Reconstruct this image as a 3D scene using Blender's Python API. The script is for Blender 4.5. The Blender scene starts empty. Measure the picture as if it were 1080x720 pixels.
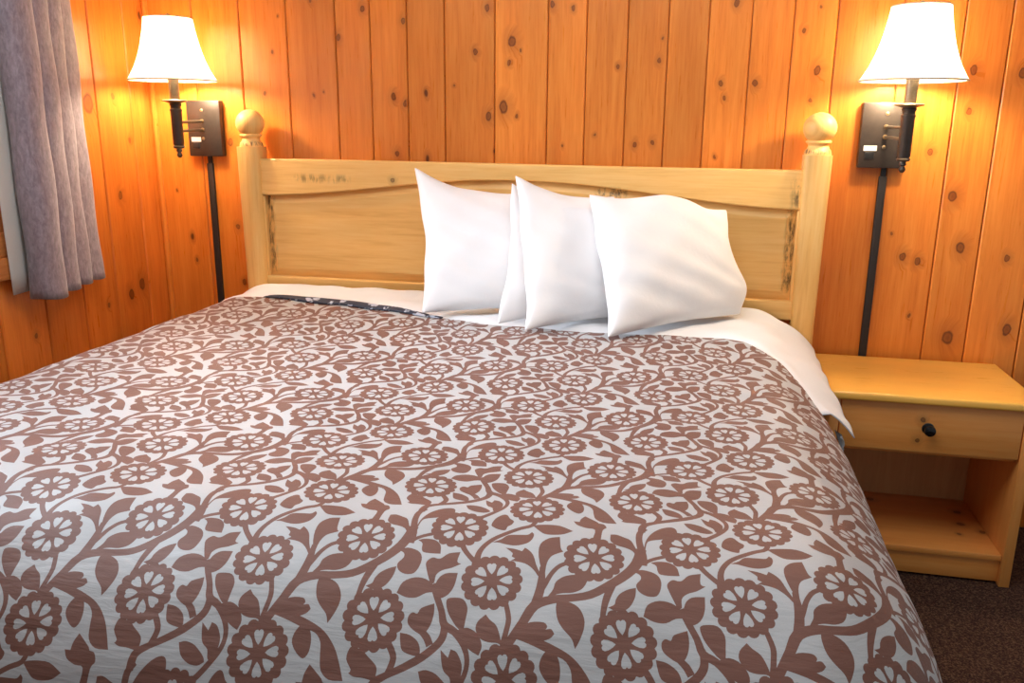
import bpy, bmesh, math, random
import numpy as np
from mathutils import Vector, Matrix
from mathutils.geometry import delaunay_2d_cdt
random.seed(7)
C = bpy.context.scene.collection
PI = math.pi

BULB_S = 400.0
SHADE_GLOW = 2.0
WORLD_C = (.90, .95, 1.0, 1)
WORLD_S = .26
WIN_P = 78.0
FILL_P = 21.0
EXPOSURE = 0.17

# ------------------------------------------------------------------ helpers
def link(name, me, mat, parent=None):
    o = bpy.data.objects.new(name, me)
    C.objects.link(o)
    if mat is not None:
        for m in (mat if isinstance(mat, (list, tuple)) else [mat]):
            me.materials.append(m)
    if parent is not None:
        o.parent = parent
    return o

def finish(bm, name, mat, parent=None, smooth=False, angle=None):
    me = bpy.data.meshes.new(name)
    bmesh.ops.recalc_face_normals(bm, faces=bm.faces)
    bm.to_mesh(me); bm.free()
    if smooth:
        me.polygons.foreach_set('use_smooth', [True] * len(me.polygons))
        if angle:
            me.set_sharp_from_angle(angle=math.radians(angle))
    return link(name, me, mat, parent)

def thing(name, label, cat, loc=(0, 0, 0), group=None):
    o = bpy.data.objects.new(name, None); C.objects.link(o)
    o.empty_display_size = .1
    o.location = loc
    o['label'] = label; o['category'] = cat
    if group: o['group'] = group
    return o

def tag(o, label, cat, group=None):
    o['label'] = label; o['category'] = cat
    if group: o['group'] = group
    return o

def struct(o):
    o['kind'] = 'structure'; return o

def add_box(bm, x0, x1, y0, y1, z0, z1, bevel=0, seg=2):
    r = bmesh.ops.create_cube(bm, size=1)
    vs = r['verts']
    bmesh.ops.scale(bm, vec=(x1 - x0, y1 - y0, z1 - z0), verts=vs)
    bmesh.ops.translate(bm, vec=((x0 + x1) / 2, (y0 + y1) / 2, (z0 + z1) / 2), verts=vs)
    if bevel:
        es = list({e for v in vs for e in v.link_edges})
        bmesh.ops.bevel(bm, geom=es, offset=bevel, segments=seg, affect='EDGES', profile=.5)
    return vs

def box(name, dims, mat, parent=None, bevel=0, seg=2):
    bm = bmesh.new(); add_box(bm, *dims, bevel, seg)
    return finish(bm, name, mat, parent, smooth=bevel > 0, angle=40)

def add_lathe(bm, prof, n=32, centre=(0, 0, 0), caps=True, mod=None):
    rings = []
    for r, z in prof:
        ring = []
        for i in range(n):
            a = 2 * PI * i / n
            rr = r * (mod(i, n, z) if mod else 1)
            ring.append(bm.verts.new((centre[0] + rr * math.cos(a), centre[1] + rr * math.sin(a), centre[2] + z)))
        rings.append(ring)
    for a, b in zip(rings, rings[1:]):
        for i in range(n):
            bm.faces.new((a[i], a[(i + 1) % n], b[(i + 1) % n], b[i]))
    if caps:
        bm.faces.new(rings[0]); bm.faces.new(rings[-1])

def lathe(name, prof, mat, parent=None, n=32, centre=(0, 0, 0), caps=True, angle=35):
    bm = bmesh.new(); add_lathe(bm, prof, n, centre, caps)
    return finish(bm, name, mat, parent, smooth=True, angle=angle)

def add_tube(bm, a, b, r, n=12):
    a, b = Vector(a), Vector(b); d = (b - a).normalized()
    q = d.to_track_quat('Z', 'Y')
    rings = []
    for p in (a, b):
        rings.append([bm.verts.new(p + q @ Vector((r * math.cos(2 * PI * i / n), r * math.sin(2 * PI * i / n), 0))) for i in range(n)])
    for i in range(n):
        bm.faces.new((rings[0][i], rings[0][(i + 1) % n], rings[1][(i + 1) % n], rings[1][i]))
    bm.faces.new(rings[0]); bm.faces.new(rings[1])

def tube(name, a, b, r, mat, parent=None, n=14):
    bm = bmesh.new(); add_tube(bm, a, b, r, n)
    return finish(bm, name, mat, parent, smooth=True, angle=40)

# ------------------------------------------------------------------ materials
def srgb(r, g, b):
    f = lambda c: (c / 255 / 12.92) if c / 255 <= .04045 else ((c / 255 + .055) / 1.055) ** 2.4
    return (f(r), f(g), f(b), 1)

class NT:
    def __init__(self, name):
        self.m = bpy.data.materials.new(name); self.m.use_nodes = True
        self.t = self.m.node_tree; self.t.nodes.clear()
        self.out = self.t.nodes.new('ShaderNodeOutputMaterial')
    def n(self, kind, **kw):
        nd = self.t.nodes.new('ShaderNode' + kind)
        for k, v in kw.items():
            if k.startswith('_'): nd.inputs[k[1:].replace('_', ' ')].default_value = v
            else: setattr(nd, k, v)
        return nd
    def l(self, a, b): self.t.links.new(a, b)
    def math(self, op, a, b=None, clamp=False):
        nd = self.n('Math', operation=op); nd.use_clamp = clamp
        for i, v in enumerate((a, b)):
            if v is None: continue
            if isinstance(v, (int, float)): nd.inputs[i].default_value = v
            else: self.l(v, nd.inputs[i])
        return nd.outputs[0]
    def mix(self, fac, a, b, blend='MIX'):
        nd = self.n('MixRGB', blend_type=blend)
        for i, v in enumerate((fac, a, b)):
            if isinstance(v, (int, float, tuple)): nd.inputs[i].default_value = v
            else: self.l(v, nd.inputs[i])
        return nd.outputs[0]
    def ramp(self, fac, stops):
        nd = self.n('ValToRGB'); self.l(fac, nd.inputs[0])
        e = nd.color_ramp.elements
        while len(e) < len(stops): e.new(.5)
        for el, (p, c) in zip(e, stops):
            el.position = p; el.color = c if isinstance(c, tuple) else (c, c, c, 1)
        return nd.outputs[0]
    def mapping(self, vec, scale=(1, 1, 1), loc=(0, 0, 0)):
        nd = self.n('Mapping'); self.l(vec, nd.inputs['Vector'])
        nd.inputs['Scale'].default_value = scale; nd.inputs['Location'].default_value = loc
        return nd.outputs[0]
    def noise(self, vec, scale, detail=3, rough=.5, dist=0):
        nd = self.n('TexNoise'); self.l(vec, nd.inputs['Vector'])
        nd.inputs['Scale'].default_value = scale; nd.inputs['Detail'].default_value = detail
        nd.inputs['Roughness'].default_value = rough; nd.inputs['Distortion'].default_value = dist
        return nd.outputs['Fac']
    def bsdf(self, col, rough=.5, bump=None, bstr=.3, bdist=.01, spec=.5, metal=0, coat=0, sheen=0):
        b = self.n('BsdfPrincipled')
        if isinstance(col, tuple): b.inputs['Base Color'].default_value = col
        else: self.l(col, b.inputs['Base Color'])
        if isinstance(rough, (int, float)): b.inputs['Roughness'].default_value = rough
        else: self.l(rough, b.inputs['Roughness'])
        b.inputs['Specular IOR Level'].default_value = spec
        b.inputs['Metallic'].default_value = metal
        b.inputs['Coat Weight'].default_value = coat; b.inputs['Coat Roughness'].default_value = .28
        b.inputs['Sheen Weight'].default_value = sheen
        if bump is not None:
            bp = self.n('Bump'); bp.inputs['Strength'].default_value = bstr; bp.inputs['Distance'].default_value = bdist
            self.l(bump, bp.inputs['Height']); self.l(bp.outputs[0], b.inputs['Normal'])
        self.l(b.outputs[0], self.out.inputs[0])
        return b

KB = [[-1.133, 1.275, 0.0136], [-1.127, 0.952, 0.0102], [-1.116, 0.733, 0.0102], [-1.319, 0.813, 0.0068], [-1.38, 1.089, 0.0051], [-0.577, 1.744, 0.0102], [-0.672, 1.647, 0.0102], [-0.468, 1.443, 0.0119], [-0.459, 1.242, 0.0102], [-0.977, 1.453, 0.0068], [-0.779, 1.446, 0.0051], [-0.936, 1.601, 0.0051], [-0.74, 1.46, 0.0044], [-0.905, 1.725, 0.0041], [-0.775, 1.774, 0.0068], [-0.425, 1.701, 0.0102], [-0.118, 1.739, 0.0109], [-0.162, 1.594, 0.0102], [-0.03, 1.627, 0.017], [0.001, 1.598, 0.0051], [-0.039, 1.558, 0.0085], [-0.239, 1.482, 0.0044], [-0.114, 1.376, 0.0136], [-0.059, 1.408, 0.0204], [-0.011, 1.379, 0.0068], [-0.425, 1.42, 0.0088], [0.182, 1.73, 0.0068], [0.111, 1.743, 0.0102], [0.34, 1.543, 0.0068], [0.476, 1.561, 0.0085], [0.484, 1.633, 0.0044], [0.406, 1.287, 0.0085], [0.467, 1.294, 0.0085], [0.267, 1.317, 0.0051], [0.154, 1.277, 0.0051], [0.716, 1.737, 0.0102], [0.682, 1.49, 0.0085], [0.697, 1.442, 0.0068], [0.792, 1.487, 0.0109], [0.932, 1.65, 0.0075], [0.984, 1.528, 0.0136], [0.972, 1.433, 0.0068], [0.977, 1.721, 0.0051], [0.679, 1.25, 0.0051], [1.438, 1.135, 0.017], [1.484, 0.97, 0.017], [1.311, 0.932, 0.0136], [1.359, 0.918, 0.0119], [1.483, 0.665, 0.0221], [1.661, 0.702, 0.017], [1.267, 1.009, 0.0051], [1.627, 0.941, 0.0102], [1.355, 0.733, 0.0051], [1.45, 1.525, 0.0136], [1.452, 1.402, 0.0102], [1.354, 1.275, 0.0102], [1.591, 1.516, 0.0136]]
KL = [[-0.363, 1.408, 0.0309], [-0.23, 1.435, 0.011], [-0.246, 1.084, 0.0133], [-0.242, 0.713, 0.0177], [-0.174, 0.741, 0.0199], [-0.16, 1.281, 0.0088], [-0.733, 0.669, 0.0088], [-0.374, 0.699, 0.0088]]
def wood(name, light, mid, dark, knot, along='Z', across=('X',), knots=.45, kscale=(8, 4.2), rough=.34, coat=.25, var=.35, worn=None, spec=.4, ksize=.13, spots=(), grain=1.0):
    """knotty pine: grain runs along one object axis; every board (loose piece) gets its own offset and tone"""
    t = NT(name)
    co = t.n('TexCoord').outputs['Object']
    geo = t.n('NewGeometry'); rnd = geo.outputs['Random Per Island']
    sep = t.n('SeparateXYZ'); t.l(co, sep.inputs[0])
    ax = {'X': sep.outputs[0], 'Y': sep.outputs[1], 'Z': sep.outputs[2]}
    l = ax[along]
    a = ax[across[0]]
    for k in across[1:]: a = t.math('ADD', a, ax[k])
    off = t.math('MULTIPLY', rnd, 37.0); off2 = t.math('MULTIPLY', rnd, 91.0)
    def vec(sa, sl):
        c = t.n('CombineXYZ')
        t.l(t.math('ADD', t.math('MULTIPLY', a, sa), off), c.inputs[0])
        t.l(t.math('ADD', t.math('MULTIPLY', l, sl), off2), c.inputs[1])
        t.l(off, c.inputs[2])
        return c.outputs[0]
    # knots
    kv = vec(*kscale)
    kw = t.n('VectorMath', operation='ADD'); t.l(kv, kw.inputs[0])
    dn = t.n('TexNoise'); t.l(kv, dn.inputs['Vector']); dn.inputs['Scale'].default_value = 2.5
    sc = t.n('VectorMath', operation='SCALE'); t.l(dn.outputs['Color'], sc.inputs[0]); sc.inputs['Scale'].default_value = .16
    t.l(sc.outputs[0], kw.inputs[1])
    vo = t.n('TexVoronoi', voronoi_dimensions='2D'); t.l(kw.outputs[0], vo.inputs['Vector']); vo.inputs['Scale'].default_value = 1
    dist = vo.outputs['Distance']
    cs = t.n('SeparateColor'); t.l(vo.outputs['Color'], cs.inputs[0])
    gate = t.math('LESS_THAN', cs.outputs[0], knots)
    size = t.math('ADD', t.math('MULTIPLY', cs.outputs[1], ksize), .03)
    kd = t.math('DIVIDE', dist, size)
    core = t.math('MULTIPLY', t.ramp(kd, [(.55, 1.), (1., 0.)]), gate)
    halo = t.math('MULTIPLY', t.ramp(t.math('MULTIPLY', kd, .4), [(.25, 1.), (.95, 0.)]), gate)
    if spots:                       # single knots at their own places
        c = t.n('CombineXYZ'); t.l(a, c.inputs[0]); t.l(t.math('MULTIPLY', l, .68 if along == 'Z' else 1.0), c.inputs[1])
        jn = t.n('TexNoise'); t.l(co, jn.inputs['Vector']); jn.inputs['Scale'].default_value = 38; jn.inputs['Detail'].default_value = 2
        js = t.n('VectorMath', operation='MULTIPLY_ADD'); t.l(jn.outputs['Color'], js.inputs[0]); js.inputs[1].default_value = (.012, .012, 0); t.l(c.outputs[0], js.inputs[2])
        best = None
        for (sa, sl, sr) in spots:
            dn_ = t.n('VectorMath', operation='DISTANCE'); t.l(js.outputs[0], dn_.inputs[0])
            dn_.inputs[1].default_value = (sa + .006, sl * (.68 if along == 'Z' else 1.0) + .006, .0)
            q = t.math('DIVIDE', dn_.outputs['Value'], sr * .78)
            best = q if best is None else t.math('MINIMUM', best, q)
        core = t.math('MAXIMUM', core, t.ramp(t.math('MULTIPLY', best, .5), [(.0, .75), (.28, .6), (.42, 1.), (.55, 0.)]))
        halo = t.math('MAXIMUM', halo, t.ramp(t.math('MULTIPLY', best, .25), [(.2, .8), (.8, 0.)]))
    # grain, bent around the knots
    g = vec(1.0, .055)
    gd = t.n('VectorMath', operation='ADD'); t.l(g, gd.inputs[0])
    cc = t.n('CombineXYZ'); t.l(t.math('MULTIPLY', halo, .035), cc.inputs[0]); t.l(cc.outputs[0], gd.inputs[1])
    n1 = t.noise(gd.outputs[0], 42, 5, .6, .4)
    n2 = t.noise(gd.outputs[0], 150, 3, .6)
    n3 = t.noise(vec(3, .7), 1.3, 2)
    f = t.math('ADD', t.math('MULTIPLY', n1, .62), t.math('MULTIPLY', n2, .38))
    f2 = t.math('ADD', t.math('MULTIPLY', t.math('SUBTRACT', f, .5), grain), .5)
    col = t.ramp(f2, [(.30, dark), (.48, mid), (.68, light)])
    hs = t.n('HueSaturation'); t.l(col, hs.inputs['Color'])
    v = t.math('ADD', t.math('MULTIPLY', t.math('SUBTRACT', rnd, .5), var), t.math('ADD', t.math('MULTIPLY', t.math('SUBTRACT', n3, .5), .7), 1.0))
    t.l(v, hs.inputs['Value'])
    hue = t.math('ADD', t.math('MULTIPLY', t.math('SUBTRACT', cs.outputs[2], .5), 0.0), .5)
    t.l(hue, hs.inputs['Hue'])
    col = t.mix(t.math('MULTIPLY', halo, .42), hs.outputs[0], knot, 'MIX')
    col = t.mix(t.math('MULTIPLY', core, .85), col, (knot[0] * .4, knot[1] * .35, knot[2] * .35, 1))
    if worn:
        wn = t.noise(t.mapping(co, (75, 75, 18)), 1.0, 4, .7)
        wn = t.ramp(wn, [(.44, 0.), (.62, 1.)])
        tot = None
        for (x0, x1, z0, z1, soft) in worn:
            def band(s, lo, hi):
                return t.math('MULTIPLY', t.math('DIVIDE', t.math('SUBTRACT', s, lo), soft, True), t.math('DIVIDE', t.math('SUBTRACT', hi, s), soft, True))
            m = t.math('MULTIPLY', band(ax['X'], x0, x1), band(ax['Z'], z0, z1))
            tot = m if tot is None else t.math('MAXIMUM', tot, m)
        col = t.mix(t.math('MULTIPLY', t.math('MULTIPLY', wn, tot), .88), col, (.035, .02, .012, 1))
    rr = t.math('ADD', t.math('MULTIPLY', n2, .16), rough - .08)
    t.bsdf(col, rr, f, .10, .002, spec=spec, coat=coat)
    return t.m

def plain(name, col, rough=.5, metal=0, spec=.5, noise=.0, nscale=40, bstr=.0, coat=0, sheen=0):
    t = NT(name)
    co = t.n('TexCoord').outputs['Object']
    n = t.noise(co, nscale, 4, .6)
    dark = tuple(c * (1 - noise) for c in col[:3]) + (1,)
    c = t.mix(n, dark, col) if noise else col
    t.bsdf(c, rough, n if bstr else None, bstr, .003, spec, metal, coat, sheen)
    return t.m

MW = wood('pine_wall', srgb(234, 148, 62), srgb(220, 126, 44), srgb(198, 102, 30), srgb(126, 56, 20), 'Z', ('X',), knots=.06, kscale=(7, 3.4), ksize=.05, var=.26, coat=.3, rough=.30, spots=KB, grain=.7)
MWS = wood('pine_wall_side', srgb(226, 136, 54), srgb(208, 112, 38), srgb(184, 90, 28), srgb(112, 48, 18), 'Z', ('Y',), knots=.06, kscale=(7, 3.4), ksize=.05, var=.26, coat=.3, rough=.30, spots=KL, grain=.7)
MWT = wood('pine_trim_side', srgb(224, 148, 80), srgb(208, 126, 60), srgb(186, 104, 44), srgb(120, 56, 24), 'Y', ('Z',), knots=.1, var=.2)
MWV = wood('pine_trim_upright', srgb(224, 148, 80), srgb(208, 126, 60), srgb(186, 104, 44), srgb(120, 56, 24), 'Z', ('Y',), knots=.1, var=.2)
HL, HM, HD, HK = srgb(247, 202, 130), srgb(240, 187, 108), srgb(222, 162, 86), srgb(130, 84, 44)
MHX = wood('pale_pine_rail', HL, HM, HD, HK, 'X', ('Z',), knots=.0, var=.12, rough=.45, coat=.08, spots=[(1.152, -.443, .010)], grain=.8,
           worn=[(-.84, -.60, 1.132, 1.172, .025), (-.972, -.915, .79, 1.1, .02), (.915, .972, .8, 1.1, .02), (.28, .40, 1.10, 1.15, .02), (.92, .98, 1.08, 1.2, .03)])
MHZ = wood('pale_pine_post', HL, HM, HD, HK, 'Z', ('X', 'Y'), knots=.0, var=.1, rough=.5, coat=.05, grain=.9,
           worn=[(-1.1, 1.1, 1.262, 1.285, .008)])
NL, NM, ND, NK = srgb(246, 174, 96), srgb(240, 158, 78), srgb(222, 136, 62), srgb(100, 46, 20)
MNX = wood('honey_pine_front', NL, NM, ND, NK, 'X', ('Z',), knots=.0, var=.12, rough=.36, spots=[(.513, 1.321, .0095), (.449, 1.313, .009)], grain=.7)
MNT = wood('honey_pine_top_lamplit', srgb(252, 196, 96), srgb(248, 186, 84), srgb(242, 174, 72), srgb(200, 120, 50), 'X', ('Y',), knots=.0, var=.05, rough=.3, coat=.3, grain=.35)  # brighter yellow than the front: the lamp's light is put into the colour
MNS = wood('honey_pine_shelf', NL, NM, ND, NK, 'X', ('Y',), knots=.0, var=.1, rough=.4, spots=[(-.149, 1.546, .014), (-.241, 1.533, .014), (-.286, 1.585, .011), (-.317, 1.51, .008), (-.106, 1.281, .014)], grain=.7)
MNZ = wood('honey_pine_side', NL, NM, ND, NK, 'Z', ('Y', 'X'), knots=.0, var=.1, rough=.38, grain=.7)
MNB = wood('plywood_back', srgb(214, 166, 108), srgb(206, 156, 98), srgb(196, 146, 88), srgb(170, 120, 70), 'Z', ('X',), knots=0, var=.05, rough=.6)
BRONZE = plain('dark_bronze', (.085, .066, .054, 1), .36, .5, .5, .35, 60)
BRASS = plain('worn_brass_edge', (.42, .30, .16, 1), .35, .8, .5, .2, 60)
SLEEVE = plain('brushed_socket', (.30, .24, .17, 1), .38, .75, .5, .45, 220)
RACE = plain('dark_raceway', (.035, .026, .022, 1), .5, .1, .4, .2, 30)
KNOB = plain('black_knob', (.012, .011, .012, 1), .18, .3, .6)
LABELW = plain('white_label', (.78, .76, .72, 1), .5)
PLASTIC = plain('black_plastic', (.015, .014, .014, 1), .4)
NAVY = None

def cloth_mat(name, col, rough=.75, sheen=.2, weave=900, bstr=.12, squash=(1, 1, 1)):
    t = NT(name)
    co = t.n('TexCoord').outputs['Object']
    w1 = t.noise(co, weave, 2, .5)
    w2 = t.noise(t.mapping(co, squash), 14, 4, .55, .3)
    h = t.math('ADD', t.math('MULTIPLY', w1, .12), t.math('MULTIPLY', w2, 1.0))
    c = t.mix(w1, tuple(v * .92 for v in col[:3]) + (1,), col)
    t.bsdf(c, rough, h, bstr, .012, .25, 0, 0, sheen)
    return t.m
SHEET = cloth_mat('white_cotton', (.86, .86, .87, 1), .8, .1, 900, .22)
PILLOWM = cloth_mat('white_pillowcase', (.88, .87, .87, 1), .8, .1, 900, .22)
PALE = cloth_mat('damask_pale', (.465, .478, .482, 1), .42, .2, 1200, .32, (.6, 1.2, 4))
BROWN = cloth_mat('damask_brown', (.185, .083, .060, 1), .55, .06, 1200, .32, (.6, 1.2, 4))
def lining_material():
    t = NT('curtain_lining')
    d = t.n('BsdfDiffuse'); tr = t.n('BsdfTranslucent'); mx = t.n('MixShader')
    co = t.n('TexCoord').outputs['Object']
    c = t.mix(t.noise(co, 500, 2), (.82, .82, .78, 1), (.90, .90, .87, 1))
    t.l(c, d.inputs['Color']); t.l(c, tr.inputs['Color']); mx.inputs[0].default_value = .5
    t.l(d.outputs[0], mx.inputs[1]); t.l(tr.outputs[0], mx.inputs[2]); t.l(mx.outputs[0], t.out.inputs[0])
    return t.m
LINING = lining_material()
MATT = cloth_mat('mattress_ticking', (.7, .7, .72, 1), .8)

def curtain_material():
    t = NT('grey_crushed_velvet')
    co = t.n('TexCoord').outputs['Object']
    a = t.noise(t.mapping(co, (1, 1, .45)), 85, 5, .65, .3)
    b = t.noise(co, 400, 2)
    c = t.ramp(a, [(.30, srgb(122, 108, 116)), (.52, srgb(150, 135, 142)), (.74, srgb(172, 158, 166))])
    c = t.mix(t.math('MULTIPLY', b, .25), c, srgb(110, 96, 102))
    t.bsdf(c, .7, a, .25, .006, .3, 0, 0, .5)
    return t.m
CURT = curtain_material()

def navy_material():
    t = NT('navy_reverse')
    co = t.n('TexCoord').outputs['Object']
    n = t.noise(t.mapping(co, (1, 1, 1)), 26, 2)
    c = t.ramp(n, [(.56, (.022, .025, .045, 1)), (.60, (.45, .47, .55, 1))])
    t.bsdf(c, .7, None)
    return t.m
NAVY = navy_material()

def carpet_material():
    t = NT('brown_loop_carpet')
    co = t.n('TexCoord').outputs['Object']
    rot = t.n('Mapping'); t.l(co, rot.inputs['Vector']); rot.inputs['Rotation'].default_value = (0, 0, .6)
    v = t.n('TexVoronoi'); t.l(rot.outputs[0], v.inputs['Vector']); v.inputs['Scale'].default_value = 270
    n = t.noise(co, 90, 3, .6)
    cs = t.n('SeparateColor'); t.l(v.outputs['Color'], cs.inputs[0])
    c = t.ramp(cs.outputs[0], [(.1, srgb(66, 46, 40)), (.55, srgb(92, 66, 54)), (.95, srgb(134, 102, 80))])
    c = t.mix(t.math('MULTIPLY', n, .5), c, srgb(48, 33, 30))
    h = t.math('SUBTRACT', 1.0, v.outputs['Distance'])
    t.bsdf(c, .95, h, .7, .01, .1)
    return t.m
CARPET = carpet_material()

def shade_material():
    t = NT('cream_fabric_shade')
    co = t.n('TexCoord').outputs['Object']
    n = t.noise(t.mapping(co, (1, 1, .25)), 500, 2)
    col = t.mix(n, (.92, .88, .82, 1), (.97, .94, .89, 1))
    d = t.n('BsdfDiffuse'); tr = t.n('BsdfTranslucent'); mx = t.n('MixShader')
    t.l(col, d.inputs['Color']); t.l(col, tr.inputs['Color']); mx.inputs[0].default_value = .82
    t.l(d.outputs[0], mx.inputs[1]); t.l(tr.outputs[0], mx.inputs[2])
    em = t.n('Emission'); em.inputs[0].default_value = (1, .74, .36, 1); em.inputs[1].default_value = SHADE_GLOW  # glow added to the fabric itself, so the wall beside it brightens
    ad = t.n('AddShader'); t.l(mx.outputs[0], ad.inputs[0]); t.l(em.outputs[0], ad.inputs[1]); t.l(ad.outputs[0], t.out.inputs[0])
    return t.m
SHADE = shade_material()
TRIM = plain('shade_piping', (.62, .50, .38, 1), .8)

def emit(name, col, s):
    t = NT(name); e = t.n('Emission'); e.inputs[0].default_value = col; e.inputs[1].default_value = s
    t.l(e.outputs[0], t.out.inputs[0]); return t.m
BULB = emit('lit_bulb', (1, .80, .56, 1), BULB_S)

def glass_material():
    t = NT('window_glass'); a = t.n('BsdfTransparent'); g = t.n('BsdfGlossy'); g.inputs['Roughness'].default_value = .02
    fr = t.n('Fresnel'); fr.inputs[0].default_value = 1.45; m = t.n('MixShader')
    t.l(fr.outputs[0], m.inputs[0]); t.l(a.outputs[0], m.inputs[1]); t.l(g.outputs[0], m.inputs[2]); t.l(m.outputs[0], t.out.inputs[0])
    return t.m

# ------------------------------------------------------------------ the room
XL, XR, ZC = -1.452, 2.35, 2.42
YF = -3.6
def plank_wall(name, seams, z0, z1, axis, mat, face):
    """tongue-and-groove boards, each a bevelled board of its own within the wall"""
    bm = bmesh.new()
    for a, b in zip(seams, seams[1:]):
        d = .0016
        if axis == 'x': add_box(bm, a + d, b - d, face, face + .02, z0, z1, .0032, 1)
        else: add_box(bm, face - .02, face, a + d, b - d, z0, z1, .0032, 1)
    # backing behind the grooves
    lo, hi = seams[0], seams[-1]
    if axis == 'x': add_box(bm, lo, hi, face + .012, face + .06, z0, z1)
    else: add_box(bm, face - .06, face - .012, lo, hi, z0, z1)
    return struct(finish(bm, name, mat))
SX = [-1.452, -1.257, -1.063, -.875, -.684, -.551, -.413, -.274, -.091, .097, .23, .369, .503, .634, .769, .90, 1.033, 1.228, 1.408, 1.54, 1.70, 1.86, 2.03, 2.19, 2.35]
plank_wall('wall_back', SX, 0, ZC, 'x', MW, 0)
W0, W1, WZ0, WZ1 = -2.05, -.885, 1.02, 1.98
SY = [-.865, -.674, -.495, -.321, -.132, 0]
plank_wall('wall_left', SY, 0, ZC, 'y', MWS, XL)
s2 = [YF, -3.4, -3.22, -3.02, -2.84, -2.68, -2.5, -2.36, -2.2, W0]
plank_wall('wall_left_front', s2, 0, ZC, 'y', MWS, XL)
s3 = [W0, -1.92, -1.78, -1.60, -1.43, -1.25, -1.06, -.865]
plank_wall('wall_left_sill', s3, 0, WZ0 - .02, 'y', MWS, XL)
plank_wall('wall_left_head', s3, WZ1 + .02, ZC, 'y', MWS, XL)
struct(box('floor', (XL - .06, XR + .1, YF, .06, -.05, 0), CARPET))
struct(box('ceiling', (XL - .06, XR + .1, YF, .06, ZC, ZC + .05), plain('ceiling_paint', (.72, .66, .58, 1), .9)))
# inside corner moulding
bm = bmesh.new(); add_box(bm, XL, XL + .018, -.02, 0, 0, ZC, .006, 2)
struct(finish(bm, 'trim_1', MW))
# window
win = struct(box('window_1', (XL - .035, XL - .029, W0 + .05, W1 - .05, WZ0 + .05, WZ1 - .05), glass_material()))
bm = bmesh.new()
fx0, fx1 = XL - .055, XL + .022
add_box(bm, fx0, fx1, W1 - .01, W1 + .058, WZ0 - .145, WZ1 + .08, .005)
add_box(bm, fx0, fx1 + .006, W1 + .058, W1 + .112, WZ0 - .145, WZ1 + .08, .005)
add_box(bm, fx0, fx1, W0 - .10, W0 + .01, WZ0 - .145, WZ1 + .08, .005)
add_box(bm, fx0 + .008, fx1 - .025, W0 + .01, W0 + .06, WZ0, WZ1, .004)
add_box(bm, fx0 + .008, fx1 - .025, W1 - .06, W1 - .01, WZ0, WZ1, .004)
add_box(bm, fx0 + .008, fx1 - .03, (W0 + W1) / 2 - .02, (W0 + W1) / 2 + .02, WZ0, WZ1, .004)
finish(bm, 'window_frame', MWV, win, True, 40)
bm = bmesh.new()
add_box(bm, fx0, fx1 + .012, W0 - .12, W1 + .118, WZ0 - .145, WZ0 - .076, .006)
add_box(bm, fx0, fx1 + .004, W0 - .11, W1 + .114, WZ0 - .076, WZ0, .006)
add_box(bm, fx0 + .008, fx1 - .025, W0 + .01, W1 - .01, WZ0, WZ0 + .05, .004)
add_box(bm, fx0 + .008, fx1 - .025, W0 + .01, W1 - .01, WZ1 - .05, WZ1, .004)
add_box(bm, fx0, fx1, W0 - .11, W1 + .112, WZ1, WZ1 + .085, .006)
finish(bm, 'window_rail', MWT, win, True, 40)

# ------------------------------------------------------------------ curtain
def pleated(name, mat, parent, y0, y1, zt, zb, xf, nz=50, ny=160, thick=.003):
    bm = bmesh.new(); g = []
    for i in range(nz + 1):
        s = i / nz; z = zt + (zb - zt) * s; row = []
        for j in range(ny + 1):
            t = j / ny
            x, y, dz = xf(t, s)
            row.append(bm.verts.new((x, y0 + (y1 - y0) * t + y, z + dz * s)))
        g.append(row)
    for i in range(nz):
        for j in range(ny):
            bm.faces.new((g[i][j], g[i][j + 1], g[i + 1][j + 1], g[i + 1][j]))
    o = finish(bm, name, mat, parent, True)
    md = o.modifiers.new('thickness', 'SOLIDIFY'); md.thickness = thick; md.offset = 0
    return o
cur = thing('curtain', 'grey mauve crushed velvet curtain hanging beside the window at left', 'curtain', (XL + .06, -.62, .8))
cur.location = (0, 0, 0)
def fold(t, s):
    # t runs from the window side (0) to the wall side (1)
    ph = [0, .30, .56, .78, 1.0]
    k = 0
    while k < 3 and t > ph[k + 1]: k += 1
    q = (t - ph[k]) / (ph[k + 1] - ph[k])
    amp = (.072, .056, .042, .030)[k]
    base = (.048, .040, .030, .022)[k]
    x = XL + .018 + base + amp * (abs(math.sin(PI * q)) ** .65) - base * .35
    x += .004 * math.sin(9 * s + 5 * t) * s + .003 * math.sin(23 * s + 17 * t)
    y = .019 * math.sin(PI * q * 2) * -1 + .004 * math.sin(5 * s + 3 * t)
    dz = -.022 * (1 - t) * (1 - .6 * t) + .006 * math.sin(PI * q * 2 + 1)
    return x, y, dz
pleated('fabric', CURT, cur, -.785, -.462, 2.14, .822, fold)
def lin(t, s):
    return XL + .036 + .006 * math.sin(7 * t + 2 * s), .003 * math.sin(6 * s), 0
pleated('lining', LINING, cur, -.845, -.47, 2.13, .828, lin, 20, 30, .002)
tube('curtain_rod', (XL + .065, -2.35, 2.15), (XL + .065, -.38, 2.15), .011, BRONZE, cur)
for yy in (-2.3, -.40):
    tube('rod_bracket', (XL, yy, 2.15), (XL + .065, yy, 2.15), .007, BRONZE, cur)

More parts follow.
